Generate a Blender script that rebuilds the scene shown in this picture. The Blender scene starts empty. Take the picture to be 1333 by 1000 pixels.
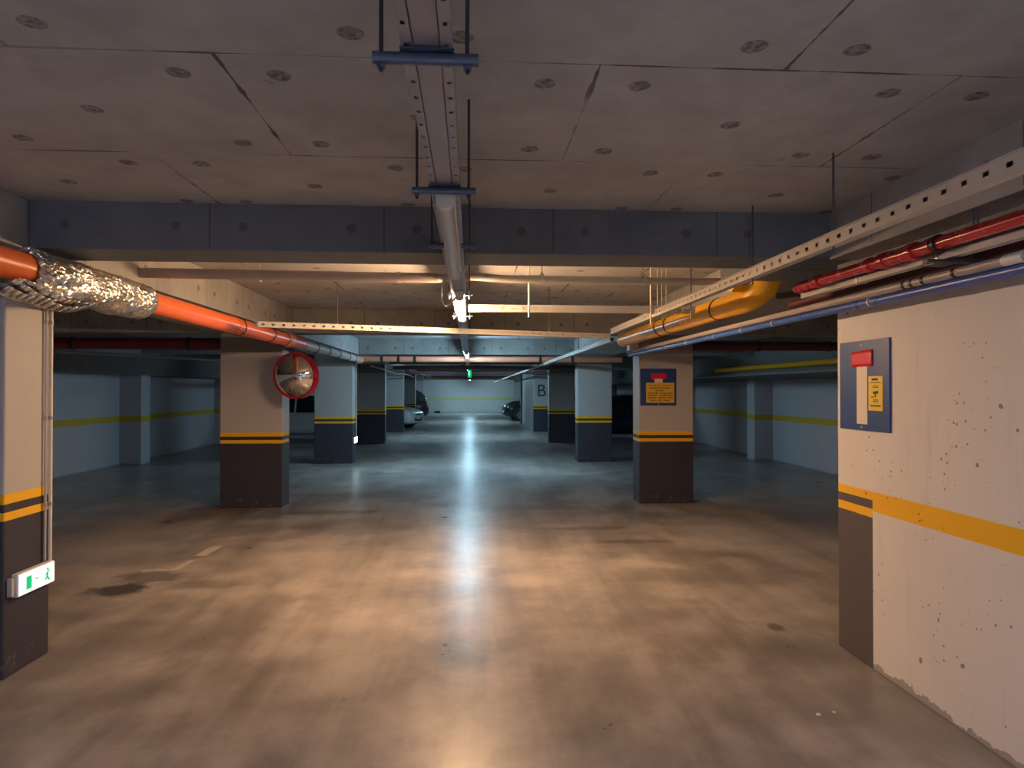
import bpy, math, random
from mathutils import Vector, Matrix, noise

C = bpy.context.scene.collection
PI = math.pi
rnd = random.Random(7)

# ------------------------------------------------------------------ node helper
class NT:
    def __init__(s, name):
        s.mat = bpy.data.materials.new(name); s.mat.use_nodes = True
        s.nt = s.mat.node_tree; s.nt.nodes.clear()
        s.out = s.nt.nodes.new('ShaderNodeOutputMaterial')
        s.b = s.nt.nodes.new('ShaderNodeBsdfPrincipled')
        s.nt.links.new(s.b.outputs[0], s.out.inputs[0])
        s._p = None
    def plug(s, sock, v):
        if isinstance(v, bpy.types.NodeSocket): s.nt.links.new(v, sock)
        else:
            if sock.type == 'RGBA' and len(v) == 3: v = (*v, 1)
            sock.default_value = v
    def m(s, op, a, b=None, c=None, clamp=False):
        n = s.nt.nodes.new('ShaderNodeMath'); n.operation = op; n.use_clamp = clamp
        for i, v in enumerate((a, b, c)):
            if v is not None: s.plug(n.inputs[i], v)
        return n.outputs[0]
    def add(s, a, b): return s.m('ADD', a, b)
    def sub(s, a, b): return s.m('SUBTRACT', a, b)
    def mul(s, a, b): return s.m('MULTIPLY', a, b)
    def lt(s, a, b): return s.m('LESS_THAN', a, b)
    def gt(s, a, b): return s.m('GREATER_THAN', a, b)
    def band(s, v, lo, hi): return s.mul(s.gt(v, lo), s.lt(v, hi))
    def step(s, v, lo, hi):               # smooth 0..1
        n = s.nt.nodes.new('ShaderNodeMapRange'); n.interpolation_type = 'SMOOTHSTEP'
        s.plug(n.inputs[0], v); n.inputs[1].default_value = lo; n.inputs[2].default_value = hi
        n.inputs[3].default_value = 0; n.inputs[4].default_value = 1
        return n.outputs[0]
    def mix(s, f, a, b):
        n = s.nt.nodes.new('ShaderNodeMix'); n.data_type = 'RGBA'
        s.plug(n.inputs[0], f); s.plug(n.inputs[6], a); s.plug(n.inputs[7], b)
        return n.outputs[2]
    def mixf(s, f, a, b): return s.add(s.mul(f, s.sub(b, a)) if not (isinstance(a, float) and isinstance(b, float)) else s.mul(f, b - a), a)
    def pos(s):
        if s._p is None:
            n = s.nt.nodes.new('ShaderNodeTexCoord'); s._p = n.outputs['Object']
        return s._p
    def xyz(s):
        n = s.nt.nodes.new('ShaderNodeSeparateXYZ'); s.nt.links.new(s.pos(), n.inputs[0])
        return n.outputs
    def scaled(s, sc, rot=(0, 0, 0), loc=(0, 0, 0)):
        n = s.nt.nodes.new('ShaderNodeMapping'); s.nt.links.new(s.pos(), n.inputs[0])
        n.inputs['Scale'].default_value = sc; n.inputs['Rotation'].default_value = rot; n.inputs['Location'].default_value = loc
        return n.outputs[0]
    def noise(s, scale, detail=5, rough=.55, vec=None, dist=0):
        n = s.nt.nodes.new('ShaderNodeTexNoise'); s.nt.links.new(vec or s.pos(), n.inputs['Vector'])
        n.inputs['Scale'].default_value = scale; n.inputs['Detail'].default_value = detail
        n.inputs['Roughness'].default_value = rough; n.inputs['Distortion'].default_value = dist
        return n.outputs[0]
    def voro(s, scale, vec=None, rand=1):
        n = s.nt.nodes.new('ShaderNodeTexVoronoi'); s.nt.links.new(vec or s.pos(), n.inputs['Vector'])
        n.inputs['Scale'].default_value = scale; n.inputs['Randomness'].default_value = rand
        return n.outputs
    def bump(s, h, strength=.3, dist=.01):
        n = s.nt.nodes.new('ShaderNodeBump'); n.inputs['Strength'].default_value = strength
        n.inputs['Distance'].default_value = dist; s.plug(n.inputs['Height'], h)
        s.nt.links.new(n.outputs[0], s.b.inputs['Normal'])
    def set(s, color=None, rough=None, metal=None, spec=None, emit=None, estr=None, coat=None):
        if color is not None: s.plug(s.b.inputs['Base Color'], color)
        if rough is not None: s.plug(s.b.inputs['Roughness'], rough)
        if metal is not None: s.plug(s.b.inputs['Metallic'], metal)
        if spec is not None: s.plug(s.b.inputs['Specular IOR Level'], spec)
        if coat is not None: s.plug(s.b.inputs['Coat Weight'], coat)
        if emit is not None: s.plug(s.b.inputs['Emission Color'], emit)
        if estr is not None: s.plug(s.b.inputs['Emission Strength'], estr)
        return s.mat

def plain(name, col, rough=.5, metal=0., var=.12, scale=6., bump=0., spec=.5):
    t = NT(name); n = t.noise(scale, 4)
    dark = tuple(c * (1 - var) for c in col); lite = tuple(min(1, c * (1 + var)) for c in col)
    t.set(color=t.mix(n, dark, lite), rough=t.add(t.mul(t.noise(scale * 3, 3), .16), max(.02, rough - .08)), metal=metal, spec=spec)
    if bump: t.bump(t.noise(scale * 8, 5), bump, .004)
    return t.mat

M = {}
WHITE = (.46, .445, .44)
YEL = (.86, .47, .012)
DARK = (.038, .037, .054)
RAW = (.21, .20, .19)

def mat_pillar():
    t = NT('pillar_paint'); x, y, z = t.xyz()
    w = t.add(z, t.mul(t.sub(t.noise(9, 3), .5), .006))
    n = t.noise(2.2, 6); f = t.noise(14, 5, .6)
    white = t.mix(n, tuple(c * .90 for c in WHITE), tuple(c * 1.06 for c in WHITE))
    white = t.mix(t.mul(t.step(f, .62, .75), .25), white, (.35, .32, .30))
    dk = t.mix(f, tuple(c * .8 for c in DARK), tuple(c * 1.35 for c in DARK))
    c = t.mix(t.band(w, .874, 1.022), white, YEL)
    c = t.mix(t.band(w, .921, .967), c, DARK)
    c = t.mix(t.lt(w, .874), c, dk)
    scuff = t.mul(t.lt(w, .12), t.step(t.noise(11, 6, .7), .52, .7))
    c = t.mix(t.mul(scuff, .6), c, (.22, .20, .19))
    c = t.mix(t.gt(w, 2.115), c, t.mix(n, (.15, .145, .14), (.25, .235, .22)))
    t.set(color=c, rough=t.add(t.mul(f, .2), .45), spec=.4)
    t.bump(t.noise(40, 6, .6), .18, .004)
    return t.mat

def mat_nearwall():
    t = NT('painted_concrete_wall'); x, y, z = t.xyz()
    w = t.add(z, t.mul(t.sub(t.noise(12, 3), .5), .005))
    n = t.noise(1.3, 7, .6); f = t.noise(18, 5, .6)
    streak = t.noise(2.5, 6, .6, vec=t.scaled((1, 3.5, .45)))
    white = t.mix(n, (.62, .59, .57), (.76, .735, .72))
    white = t.mix(t.mul(t.step(streak, .56, .78), .30), white, (.40, .37, .35))
    yel = t.mix(t.mul(t.step(f, .6, .8), .3), YEL, (.62, .36, .03))
    c = t.mix(t.band(w, .905, 1.018), white, yel)
    endz = t.gt(y, 3.66)
    c = t.mix(t.mul(endz, t.lt(w, .968)), c, t.mix(f, (.075, .068, .072), (.115, .10, .105)))
    c = t.mix(t.mul(endz, t.band(w, .868, .918)), c, yel)
    # pock marks left by air bubbles in the casting
    v = t.voro(7.5, vec=t.scaled((1, 1, 1)))
    size = t.mul(t.step(t.noise(1.7, 2), .28, .62), t.mul(t.noise(31, 1), .20))
    pit = t.mul(t.lt(v[0], size), t.gt(w, .1))
    v2 = t.voro(23)
    pit2 = t.mul(t.lt(v2[0], t.mul(t.step(t.noise(2.6, 2, vec=t.scaled((1, 1, 1), loc=(3, 1, 2))), .40, .7), .16)), 1.)
    allp = t.m('MAXIMUM', pit, pit2)
    c = t.mix(t.mul(allp, .75), c, (.13, .115, .10))
    chip = t.mul(t.lt(t.add(z, t.mul(t.sub(t.noise(9, 5, .7), .5), .16)), .035), t.lt(y, 3.66))
    c = t.mix(t.mul(chip, .75), c, (.24, .21, .19))
    # board-mark scratches near the base
    scr = t.mul(t.step(t.noise(5, 4, .6, vec=t.scaled((1, .6, 16), rot=(.25, 0, 0))), .70, .74), t.band(y, 2.0, 2.95))
    c = t.mix(t.mul(scr, .55), c, (.2, .18, .17))
    c = t.mix(t.gt(w, 2.11), c, t.mix(n, (.16, .16, .16), (.25, .245, .24)))
    t.set(color=c, rough=t.add(t.mul(f, .2), .5), spec=.35)
    h = t.sub(t.mul(t.noise(30, 6, .6), .25), allp)
    t.bump(t.sub(h, chip), .45, .006)
    return t.mat

def mat_sidewall(name, lo=.92, hi=1.045, axis=None, col=(.50, .48, .51), yel=(.58, .40, .03)):
    t = NT(name); x, y, z = t.xyz()
    n = t.noise(.8, 6); f = t.noise(9, 5)
    white = t.mix(n, tuple(c * .85 for c in col), tuple(c * 1.08 for c in col))
    grime = t.step(t.noise(1.6, 5, .6, vec=t.scaled((1, 1, .5))), .6, .75)
    white = t.mix(t.mul(grime, .25), white, (.30, .29, .28))
    c = t.mix(t.band(z, lo, hi), white, yel)
    foot = t.lt(t.add(z, t.mul(f, .1)), .08)
    c = t.mix(t.mul(foot, .6), c, (.2, .19, .18))
    t.set(color=c, rough=.65, spec=.3); t.bump(t.noise(25, 5), .15, .004)
    return t.mat

def panel_marks(t, u, v, pu, pv, off_row, cu, cv, ru=.042):
    """formwork panels: seams and the round marks the shutter ties left; returns (seam, disc) masks"""
    vr = v; row = t.m('FLOOR', vr); fv = t.m('FRACT', vr)
    half = t.mul(t.m('FRACT', t.mul(row, .5)), 1.0) if off_row else 0.
    ur = t.sub(u, half) if off_row else u
    fu = t.m('FRACT', ur)
    eu = t.mul(t.m('MINIMUM', fu, t.sub(1., fu)), pu)
    ev = t.mul(t.m('MINIMUM', fv, t.sub(1., fv)), pv)
    wob = t.noise(3.2, 4, .6); wn = t.noise(16, 3)
    thick = t.mul(t.step(wob, .38, .66), .010)
    seam = t.m('MAXIMUM', t.lt(eu, t.add(thick, .0012)), t.lt(ev, t.add(t.mul(thick, .6), .0012)))
    seam = t.mul(seam, t.step(t.noise(1.1, 3), .33, .5))
    def disc(du, dv, r):
        d = t.m('SQRT', t.add(t.mul(du, du), t.mul(dv, dv)))
        d = t.add(d, t.mul(t.sub(wn, .5), .018))
        return t.step(d, r, r - .008)
    d1 = disc(t.sub(eu, cu), t.sub(ev, cv), ru)
    d2 = disc(t.mul(t.sub(fu, .5), pu), t.mul(t.sub(fv, .5), pv), ru)
    return seam, d1, d2

def concrete_color(t, lo=(.315, .325, .335), hi=(.465, .475, .485)):
    n = t.noise(.9, 7, .6); f = t.noise(6, 6, .6)
    c = t.mix(t.step(t.add(t.mul(n, .65), t.mul(f, .35)), .32, .68), lo, hi)
    return c, f

def mat_ceiling():
    t = NT('formed_concrete_slab'); x, y, z = t.xyz()
    c, f = concrete_color(t)
    s, d1, d2 = panel_marks(t, t.m('DIVIDE', t.add(x, .803), 1.22), t.m('DIVIDE', t.sub(y, 2.1), .9), 1.22, .9, True, .163, .14)
    disc = t.m('MAXIMUM', d1, d2)
    speck = t.add(t.mul(t.step(t.noise(45, 5, .7), .40, .62), .6), .4)
    c = t.mix(t.mul(t.mul(disc, speck), .80), c, (.055, .055, .06))
    c = t.mix(t.mul(s, .85), c, (.05, .048, .05))
    blot = t.step(t.noise(5.5, 4, .7, vec=t.scaled((1, 1, 1), loc=(4, 2, 0))), .70, .76)
    c = t.mix(t.mul(blot, .35), c, (.10, .095, .09))
    t.set(color=c, rough=.72, spec=.3)
    t.bump(t.sub(t.mul(f, .3), t.add(s, t.mul(disc, .4))), .3, .006)
    return t.mat

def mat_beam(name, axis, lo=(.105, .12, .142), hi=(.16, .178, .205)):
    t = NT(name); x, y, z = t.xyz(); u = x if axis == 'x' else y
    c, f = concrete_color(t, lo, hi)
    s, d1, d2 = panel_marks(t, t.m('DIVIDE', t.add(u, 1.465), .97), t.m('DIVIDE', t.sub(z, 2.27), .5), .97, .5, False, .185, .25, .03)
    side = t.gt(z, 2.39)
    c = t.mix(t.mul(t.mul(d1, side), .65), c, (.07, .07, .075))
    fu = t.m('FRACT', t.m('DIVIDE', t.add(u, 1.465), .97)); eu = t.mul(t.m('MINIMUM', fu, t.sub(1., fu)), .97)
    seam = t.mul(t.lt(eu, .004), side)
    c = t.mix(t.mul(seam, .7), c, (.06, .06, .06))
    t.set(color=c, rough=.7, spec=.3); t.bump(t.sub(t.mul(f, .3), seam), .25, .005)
    return t.mat

def mat_floor():
    t = NT('trowelled_concrete_floor'); x, y, z = t.xyz()
    big = t.noise(.45, 6, .6, dist=.6); mid = t.noise(2.1, 7, .62); fine = t.noise(22, 6, .65)
    tyre = t.noise(1.2, 6, .6, vec=t.scaled((2.6, .35, 1), rot=(0, 0, .45)), dist=.5)
    tyre2 = t.noise(1.1, 6, .6, vec=t.scaled((3.0, .28, 1), rot=(0, 0, -.12)), dist=.3)
    v = t.add(t.add(t.mul(big, .42), t.mul(mid, .26)), t.add(t.mul(tyre, .16), t.mul(tyre2, .16)))
    c = t.mix(t.step(v, .40, .62), (.19, .172, .163), (.46, .42, .395))
    c = t.mix(t.mul(t.step(fine, .5, .72), .16), c, (.12, .11, .10))
    # dark oil stain beside the parking line, and smaller spots
    def stain(px, py, rx, ry, amt, c):
        dx = t.m('DIVIDE', t.sub(x, px), rx); dy = t.m('DIVIDE', t.sub(y, py), ry)
        d = t.m('SQRT', t.add(t.mul(dx, dx), t.mul(dy, dy)))
        d = t.add(d, t.mul(t.sub(t.noise(6, 6, .7), .5), 1.7))
        return t.mix(t.mul(t.step(d, 1.0, .45), amt), c, (.045, .04, .04))
    c = stain(-2.82, 5.48, .30, .22, .85, c)
    c = stain(-2.75, 5.85, .35, .25, .55, c)
    c = stain(-2.2, 5.6, .45, .18, .35, c)
    c = stain(2.05, 4.35, .07, .09, .6, c)
    c = stain(1.7, 6.9, .55, .12, .4, c)
    c = stain(1.35, 7.6, .7, .14, .35, c)
    c = stain(-1.9, 8.8, .9, .2, .4, c)
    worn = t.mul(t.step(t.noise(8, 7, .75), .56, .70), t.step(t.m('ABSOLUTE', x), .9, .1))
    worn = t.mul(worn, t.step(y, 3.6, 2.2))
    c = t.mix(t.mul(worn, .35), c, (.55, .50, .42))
    t.set(color=c, rough=t.add(t.mul(mid, .24), .20), spec=.46)
    t.bump(t.add(t.mul(fine, .5), t.mul(t.noise(4, 4), .8)), .10, .01)
    return t.mat

def mat_foil():
    t = NT('aluminium_foil'); n = t.noise(9, 4, .6)
    t.set(color=t.mix(n, (.62, .60, .58), (.86, .84, .80)), metal=1., rough=t.add(t.mul(t.noise(9, 3), .18), .20))
    t.bump(t.noise(60, 4, .6, dist=1.5), .25, .006)
    return t.mat

def mat_emit(name, col, strength, base=(.9, .9, .9)):
    t = NT(name); t.set(color=base, rough=.3, emit=col, estr=strength); return t.mat

def mat_glass_dark(name):
    t = NT(name); t.set(color=t.mix(t.noise(2, 2), (.010, .014, .02), (.018, .022, .03)), rough=.08, spec=.6); return t.mat

M['pillar'] = mat_pillar(); M['nearwall'] = mat_nearwall(); M['floor'] = mat_floor(); M['ceiling'] = mat_ceiling()
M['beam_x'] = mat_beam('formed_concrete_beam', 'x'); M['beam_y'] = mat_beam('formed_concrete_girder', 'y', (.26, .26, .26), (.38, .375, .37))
M['beam_lit'] = mat_beam('lamplit_formed_beam', 'x', (.20, .205, .20), (.31, .315, .305))  # paler copy for beams past the first: strong lamp light put into the tone
M['side'] = mat_sidewall('side_wall_paint'); M['end'] = mat_sidewall('end_wall_paint', .88, 1.11, col=(.62, .62, .60), yel=(.62, .58, .24))
M['plainwhite'] = plain('plain_white_paint', (.48, .47, .46), .6, scale=2, var=.12, bump=.1)
M['raw'] = plain('bare_concrete', (.20, .195, .19), .75, scale=2, var=.25, bump=.2)
M['foil'] = mat_foil()
M['orange'] = plain('orange_pvc', (.78, .165, .045), .32, var=.10, scale=3)
M['orange_dull'] = plain('dusty_orange_pvc', (.60, .25, .15), .42, var=.15, scale=4)
M['brick'] = plain('brick_red_fitting', (.50, .075, .03), .35, scale=5)
M['greypipe'] = plain('dusty_grey_pipe', (.40, .345, .335), .36, var=.15, scale=5)
M['red'] = plain('red_enamel', (.52, .022, .035), .26, var=.10, scale=6)
M['pipedim'] = plain('dimmed_far_pipe', (.20, .10, .105), .45, scale=5)  # dimness of the far pipes put into the colour
M['shadowred'] = plain('shadowed_red_pipe', (.16, .016, .03), .45, scale=5)  # shadow over the left bay pipe put into a dark red
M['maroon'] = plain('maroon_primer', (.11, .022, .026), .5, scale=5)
M['yellow'] = plain('yellow_gas_enamel', (.86, .43, .012), .30, var=.08, scale=4)
M['blue'] = plain('blue_conduit', (.055, .12, .42), .30, var=.15, scale=5)
M['ltgrey'] = plain('light_grey_plastic', (.46, .44, .42), .42, var=.08, scale=6)
M['galv'] = plain('galvanised_steel', (.56, .55, .53), .42, metal=.55, var=.18, scale=14)
M['tray'] = plain('coated_tray_steel', (.50, .47, .43), .42, metal=.15, var=.10, scale=9)
M['traylilac'] = plain('zinc_tray_steel', (.25, .255, .31), .42, metal=.35, var=.14, scale=9)
M['bluesteel'] = plain('blue_grey_strut_steel', (.09, .125, .21), .38, metal=.5, var=.2, scale=12)
M['rod'] = plain('dark_threaded_rod', (.06, .062, .075), .45, metal=.5, scale=30)
M['black'] = plain('black_rubber', (.012, .012, .013), .45, scale=12)
M['whiteplastic'] = plain('white_plastic', (.72, .71, .69), .4, var=.05)
M['boardblue'] = plain('blue_board_paint', (.018, .062, .235), .38, var=.15, scale=8)
M['redtape'] = plain('red_tape', (.72, .012, .04), .3, var=.12, scale=20)
M['cream'] = plain('cream_strip_paint', (.74, .66, .55), .5, var=.05)
M['stickeryellow'] = plain('yellow_sticker', (.82, .58, .03), .4, var=.06)
M['noticeyellow'] = plain('ochre_notice', (.72, .46, .05), .45, var=.08)
M['ink'] = plain('black_ink', (.02, .02, .02), .6)
M['redink'] = plain('orange_red_ink', (.62, .12, .03), .6)
M['olive'] = plain('brown_ink', (.20, .12, .02), .6)
M['letter'] = plain('charcoal_lettering', (.035, .045, .05), .6)
M['linepaint'] = plain('worn_line_paint', (.52, .47, .42), .6, var=.3, scale=14)
M['mirrorred'] = plain('red_mirror_plastic', (.46, .010, .045), .3, var=.1)
t = NT('mirror_acrylic'); t.set(color=t.mix(t.noise(3, 2), (.78, .78, .78), (.86, .86, .86)), metal=1., rough=.045); M['mirror'] = t.mat
M['lampwarm'] = mat_emit('warm_tube_glow', (1.0, .59, .30), 290.)
M['lampcold'] = mat_emit('cold_tube_glow', (.48, .80, 1.0), 225.)
M['lampneutral'] = mat_emit('neutral_tube_glow', (.80, .83, 1.0), 370.)
M['lampoff'] = plain('unlit_prism_diffuser', (.48, .50, .49), .3, var=.08, scale=14)
M['signglow'] = mat_emit('exit_sign_glow', (1., .97, .99), .62)
M['signcold'] = mat_emit('exit_sign_cold_glow', (.8, .97, 1.), 9.)
M['signgreen'] = mat_emit('exit_sign_green_glow', (.0, .55, .22), .7, (.0, .25, .09)); 
M['glass'] = mat_glass_dark('car_window_glass')
M['carwhite'] = plain('white_car_paint', (.66, .68, .69), .22, var=.04)
M['carblack'] = plain('black_car_paint', (.012, .013, .016), .18, var=.1)
M['carnavy'] = plain('navy_car_paint', (.010, .016, .045), .25, var=.1)
M['tyre'] = plain('tyre_rubber', (.016, .016, .017), .8)
M['alloy'] = plain('alloy_wheel', (.34, .35, .36), .3, metal=.7)
M['headlight'] = plain('headlight_lens', (.80, .84, .88), .12, var=.05)
M['taillight'] = plain('tail_light_lens', (.35, .012, .012), .2)

# ------------------------------------------------------------------ mesh builder
class MB:
    def __init__(s): s.v = []; s.f = []
    def face(s, pts):
        b = len(s.v); s.v += [tuple(p) for p in pts]; s.f.append(tuple(range(b, b + len(pts)))); return s
    def box(s, x0, x1, y0, y1, z0, z1):
        b = len(s.v)
        s.v += [(x0, y0, z0), (x1, y0, z0), (x1, y1, z0), (x0, y1, z0), (x0, y0, z1), (x1, y0, z1), (x1, y1, z1), (x0, y1, z1)]
        for q in ((3, 2, 1, 0), (4, 5, 6, 7), (0, 1, 5, 4), (1, 2, 6, 5), (2, 3, 7, 6), (3, 0, 4, 7)): s.f.append(tuple(b + i for i in q))
        return s
    def bar(s, p0, p1, w, h, up=(0, 0, 1)):
        p0, p1, up = Vector(p0), Vector(p1), Vector(up); d = (p1 - p0).normalized()
        r = d.cross(up).normalized(); u = r.cross(d).normalized(); b = len(s.v)
        for p in (p0, p1):
            for a, c in ((-1, -1), (1, -1), (1, 1), (-1, 1)): s.v.append(tuple(p + r * a * w / 2 + u * c * h / 2))
        for q in ((0, 1, 2, 3), (7, 6, 5, 4), (0, 4, 5, 1), (1, 5, 6, 2), (2, 6, 7, 3), (3, 7, 4, 0)): s.f.append(tuple(b + i for i in q))
        return s
    def tube(s, pts, r, n=16, cap=True):
        pts = [Vector(p) for p in pts]; rs = r if isinstance(r, (list, tuple)) else [r] * len(pts)
        b = len(s.v); prev = None
        for i, p in enumerate(pts):
            d = (pts[min(i + 1, len(pts) - 1)] - pts[max(i - 1, 0)]).normalized()
            if prev is None:
                ref = Vector((0, 0, 1)) if abs(d.z) < .9 else Vector((1, 0, 0)); a = d.cross(ref).normalized()
            else: a = (prev - d * prev.dot(d)).normalized()
            prev = a; c = d.cross(a)
            for k in range(n):
                t_ = 2 * PI * k / n; s.v.append(tuple(p + (a * math.cos(t_) + c * math.sin(t_)) * rs[i]))
        for i in range(len(pts) - 1):
            for k in range(n):
                s.f.append((b + i * n + k, b + (i + 1) * n + k, b + (i + 1) * n + (k + 1) % n, b + i * n + (k + 1) % n))
        if cap:
            s.f.append(tuple(b + k for k in range(n))); e = b + (len(pts) - 1) * n
            s.f.append(tuple(e + k for k in reversed(range(n))))
        return s
    def prism(s, prof, p0, p1, side, up, caps=True):
        """extrude a closed 2-D profile (side, up) from p0 to p1"""
        p0, p1, side, up = Vector(p0), Vector(p1), Vector(side), Vector(up); n = len(prof); b = len(s.v)
        for p in (p0, p1):
            for a, c in prof: s.v.append(tuple(p + side * a + up * c))
        for k in range(n): s.f.append((b + k, b + (k + 1) % n, b + n + (k + 1) % n, b + n + k))
        if caps: s.f.append(tuple(b + k for k in reversed(range(n)))); s.f.append(tuple(b + n + k for k in range(n)))
        return s
    def lathe(s, prof, c, axis, n=40):
        """prof: (radius, offset along axis)"""
        c, ax = Vector(c), Vector(axis).normalized(); ref = Vector((0, 0, 1)) if abs(ax.z) < .9 else Vector((1, 0, 0))
        a = ax.cross(ref).normalized(); d = ax.cross(a); b = len(s.v)
        for r, o in prof:
            for k in range(n):
                t_ = 2 * PI * k / n; s.v.append(tuple(c + ax * o + (a * math.cos(t_) + d * math.sin(t_)) * r))
        for i in range(len(prof) - 1):
            for k in range(n): s.f.append((b + i * n + k, b + i * n + (k + 1) % n, b + (i + 1) * n + (k + 1) % n, b + (i + 1) * n + k))
        return s
    def perforated(s, p0, p1, up, h, pitch=.09, hl=.022, hh=.013, upto=None):
        """a sheet strip along p0-p1 with a real slot every pitch"""
        p0, p1, up = Vector(p0), Vector(p1), Vector(up); L = (p1 - p0).length; d = (p1 - p0) / L
        n = int(L / pitch); zs = [0, (h - hh) / 2, (h + hh) / 2, h]
        def P(a, c): return p0 + d * a + up * c
        for i in range(n):
            a0, a1 = i * pitch, (i + 1) * pitch; m0, m1 = a0 + (pitch - hl) / 2, a0 + (pitch + hl) / 2
            if upto is not None and a0 > upto:
                s.face([P(a0, 0), P(L, 0), P(L, h), P(a0, h)]); break
            xs = [a0, m0, m1, a1]
            for j in range(3):
                for k in range(3):
                    if j == 1 and k == 1: continue
                    s.face([P(xs[j], zs[k]), P(xs[j + 1], zs[k]), P(xs[j + 1], zs[k + 1]), P(xs[j], zs[k + 1])])
        return s
    def build(s, name, mat, parent=None, smooth=False, loc=None, solid=0, bevel=0, weld=False):
        me = bpy.data.meshes.new(name)
        o0 = Vector(loc) if loc is not None else Vector((0, 0, 0))
        me.from_pydata([tuple(Vector(v) - o0) for v in s.v], [], s.f); me.materials.append(mat)
        if smooth:
            me.polygons.foreach_set('use_smooth', [True] * len(me.polygons)); me.set_sharp_from_angle(angle=math.radians(38))
        me.update(); o = bpy.data.objects.new(name, me); C.objects.link(o); o.location = o0
        if parent is not None:
            o.parent = parent; o.location = o0 - (parent['_w'] if False else WL[parent.name])
        if weld:
            w = o.modifiers.new('weld', 'WELD'); w.merge_threshold = .0004
        if solid:
            m_ = o.modifiers.new('sheet', 'SOLIDIFY'); m_.thickness = solid; m_.offset = 0
        if bevel:
            m_ = o.modifiers.new('edge', 'BEVEL'); m_.width = bevel; m_.segments = 2; m_.limit_method = 'ANGLE'
        WL[o.name] = o0
        return o

WL = {}
def tag(o, label=None, cat=None, group=None, kind=None):
    if label: o['label'] = label
    if cat: o['category'] = cat
    if group: o['group'] = group
    if kind: o['kind'] = kind
    return o
def thing(name, label, cat, loc, group=None):
    o = bpy.data.objects.new(name, None); C.objects.link(o); o.location = loc; WL[o.name] = Vector(loc)
    o.empty_display_size = .1
    return tag(o, label, cat, group)
def kids(o): return list(o.children)
def copy_tree(o, parent=None):
    c = o.copy(); C.objects.link(c)
    if parent is not None: c.parent = parent
    for ch in kids(o): copy_tree(ch, c)
    return c
def struct(o): o['kind'] = 'structure'; return o

# ------------------------------------------------------------------ setting
ROWS = [3.8 + 5.4 * k for k in range(8)]            # front faces of the beam rows
YB, YE, XL, XR, ZC, ZB = -7.0, 47.1, -7.5, 6.85, 2.72, 2.385
struct(MB().box(XL - .3, XR + .3, YB - .3, YE + .3, -.2, 0).build('floor', M['floor']))
struct(MB().box(XL - .3, XR + .3, YB - .3, YE + .3, ZC, ZC + .2).build('ceiling', M['ceiling']))
struct(MB().box(XL, XR, YB, 3.98, 2.65, ZC).build('ceiling_slab', M['ceiling']))
struct(MB().box(XL - .3, XL, YB, YE, 0, ZC).build('wall_left', M['side']))
struct(MB().box(XR, XR + .3, 4.02, YE, 0, ZC).build('wall_right', M['side']))
struct(MB().box(XL - .3, XR + .3, YE, YE + .3, 0, ZC).build('wall_end', M['end']))
struct(MB().box(XL - .3, XR + .3, YB - .3, YB, 0, ZC).build('wall_back', M['side']))
nw = struct(MB().box(2.30, 2.62, YB, 4.02, 0, 2.60).build('wall_near_right', M['nearwall'], bevel=.008))
struct(MB().box(2.62, XR, 3.72, 4.02, 0, ZC).build('wall_cross', M['side']))
for i, y in enumerate(ROWS):
    struct(MB().box(XL, XR, y, y + .36, ZB, ZC).build('ceiling_beam', M['beam_x'] if i == 0 else M['beam_lit'], bevel=.006))
struct(MB().box(-3.42, -2.45, YB, YE, ZB - .006, ZC).build('ceiling_beam', M['beam_y'], bevel=.006))
struct(MB().box(2.30, 3.18, 5.35, YE, ZB - .006, ZC).build('ceiling_beam', M['beam_y'], bevel=.006))
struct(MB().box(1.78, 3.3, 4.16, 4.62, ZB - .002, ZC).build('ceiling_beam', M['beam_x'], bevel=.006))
struct(MB().box(2.13, 2.66, YB, 3.8, 2.375, ZC).build('ceiling_beam', M['beam_y'], bevel=.006))
struct(MB().box(XL, -7.04, YB, YE, 1.93, ZC).build('ceiling_beam', M['raw']))
struct(MB().box(6.42, XR, 4.02, YE, 1.82, ZC).build('ceiling_beam', M['raw']))
# wall piers standing half out of the side walls
for y in ROWS[1:]:
    struct(MB().box(XL, -7.05, y + .02, y + .42, 0, 1.93).build('wall_pier', M['side']))
    struct(MB().box(6.42, XR, y + .02, y + .42, 0, 1.82).build('wall_pier', M['side']))

# pillars ------------------------------------------------------------
PL = {0: 'striped pillar at left edge carrying a lit exit sign and conduits',
      1: 'striped pillar behind the round convex mirror, left of the aisle',
      2: 'second striped pillar beyond the mirror pillar, with small glowing sign at its foot',
      3: 'dark-faced striped pillar just beyond the pillar with the small glowing sign',
      4: 'left-hand striped pillar right beside the white car nose',
      5: 'narrow dark pillar between white car nose and black off-road car',
      6: 'far left pillar behind the black off-road car',
      }
PR = {1: 'striped pillar with blue notice board, right of the aisle',
      2: 'pale striped pillar directly behind the notice-board pillar',
      3: 'dark-faced striped pillar between the letter B wall and the pale pillar',
      6: 'far dark pillar standing behind the parked black hatchback on the right'}
lab0 = lambda l: 'left edge' in l
def pillar(x0, x1, y0, label, group, name='pillar', y1=None):
    cx, d = (x0 + x1) / 2, .36
    d = .40 if lab0(label) else .36
    o = MB().box(x0, x1, y0, y1 or y0 + d, 0, 2.379).build(name, M['pillar'], loc=(cx, y0 + d / 2, 0), bevel=.012)
    return tag(o, label, 'pillar', group, 'thing')
pillars = {}
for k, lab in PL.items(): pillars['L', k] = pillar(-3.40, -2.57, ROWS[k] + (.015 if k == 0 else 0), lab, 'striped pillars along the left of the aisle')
for k, lab in PR.items(): pillars['R', k] = pillar(2.37, 3.15, ROWS[k], lab, 'striped pillars along the right of the aisle')
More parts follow.
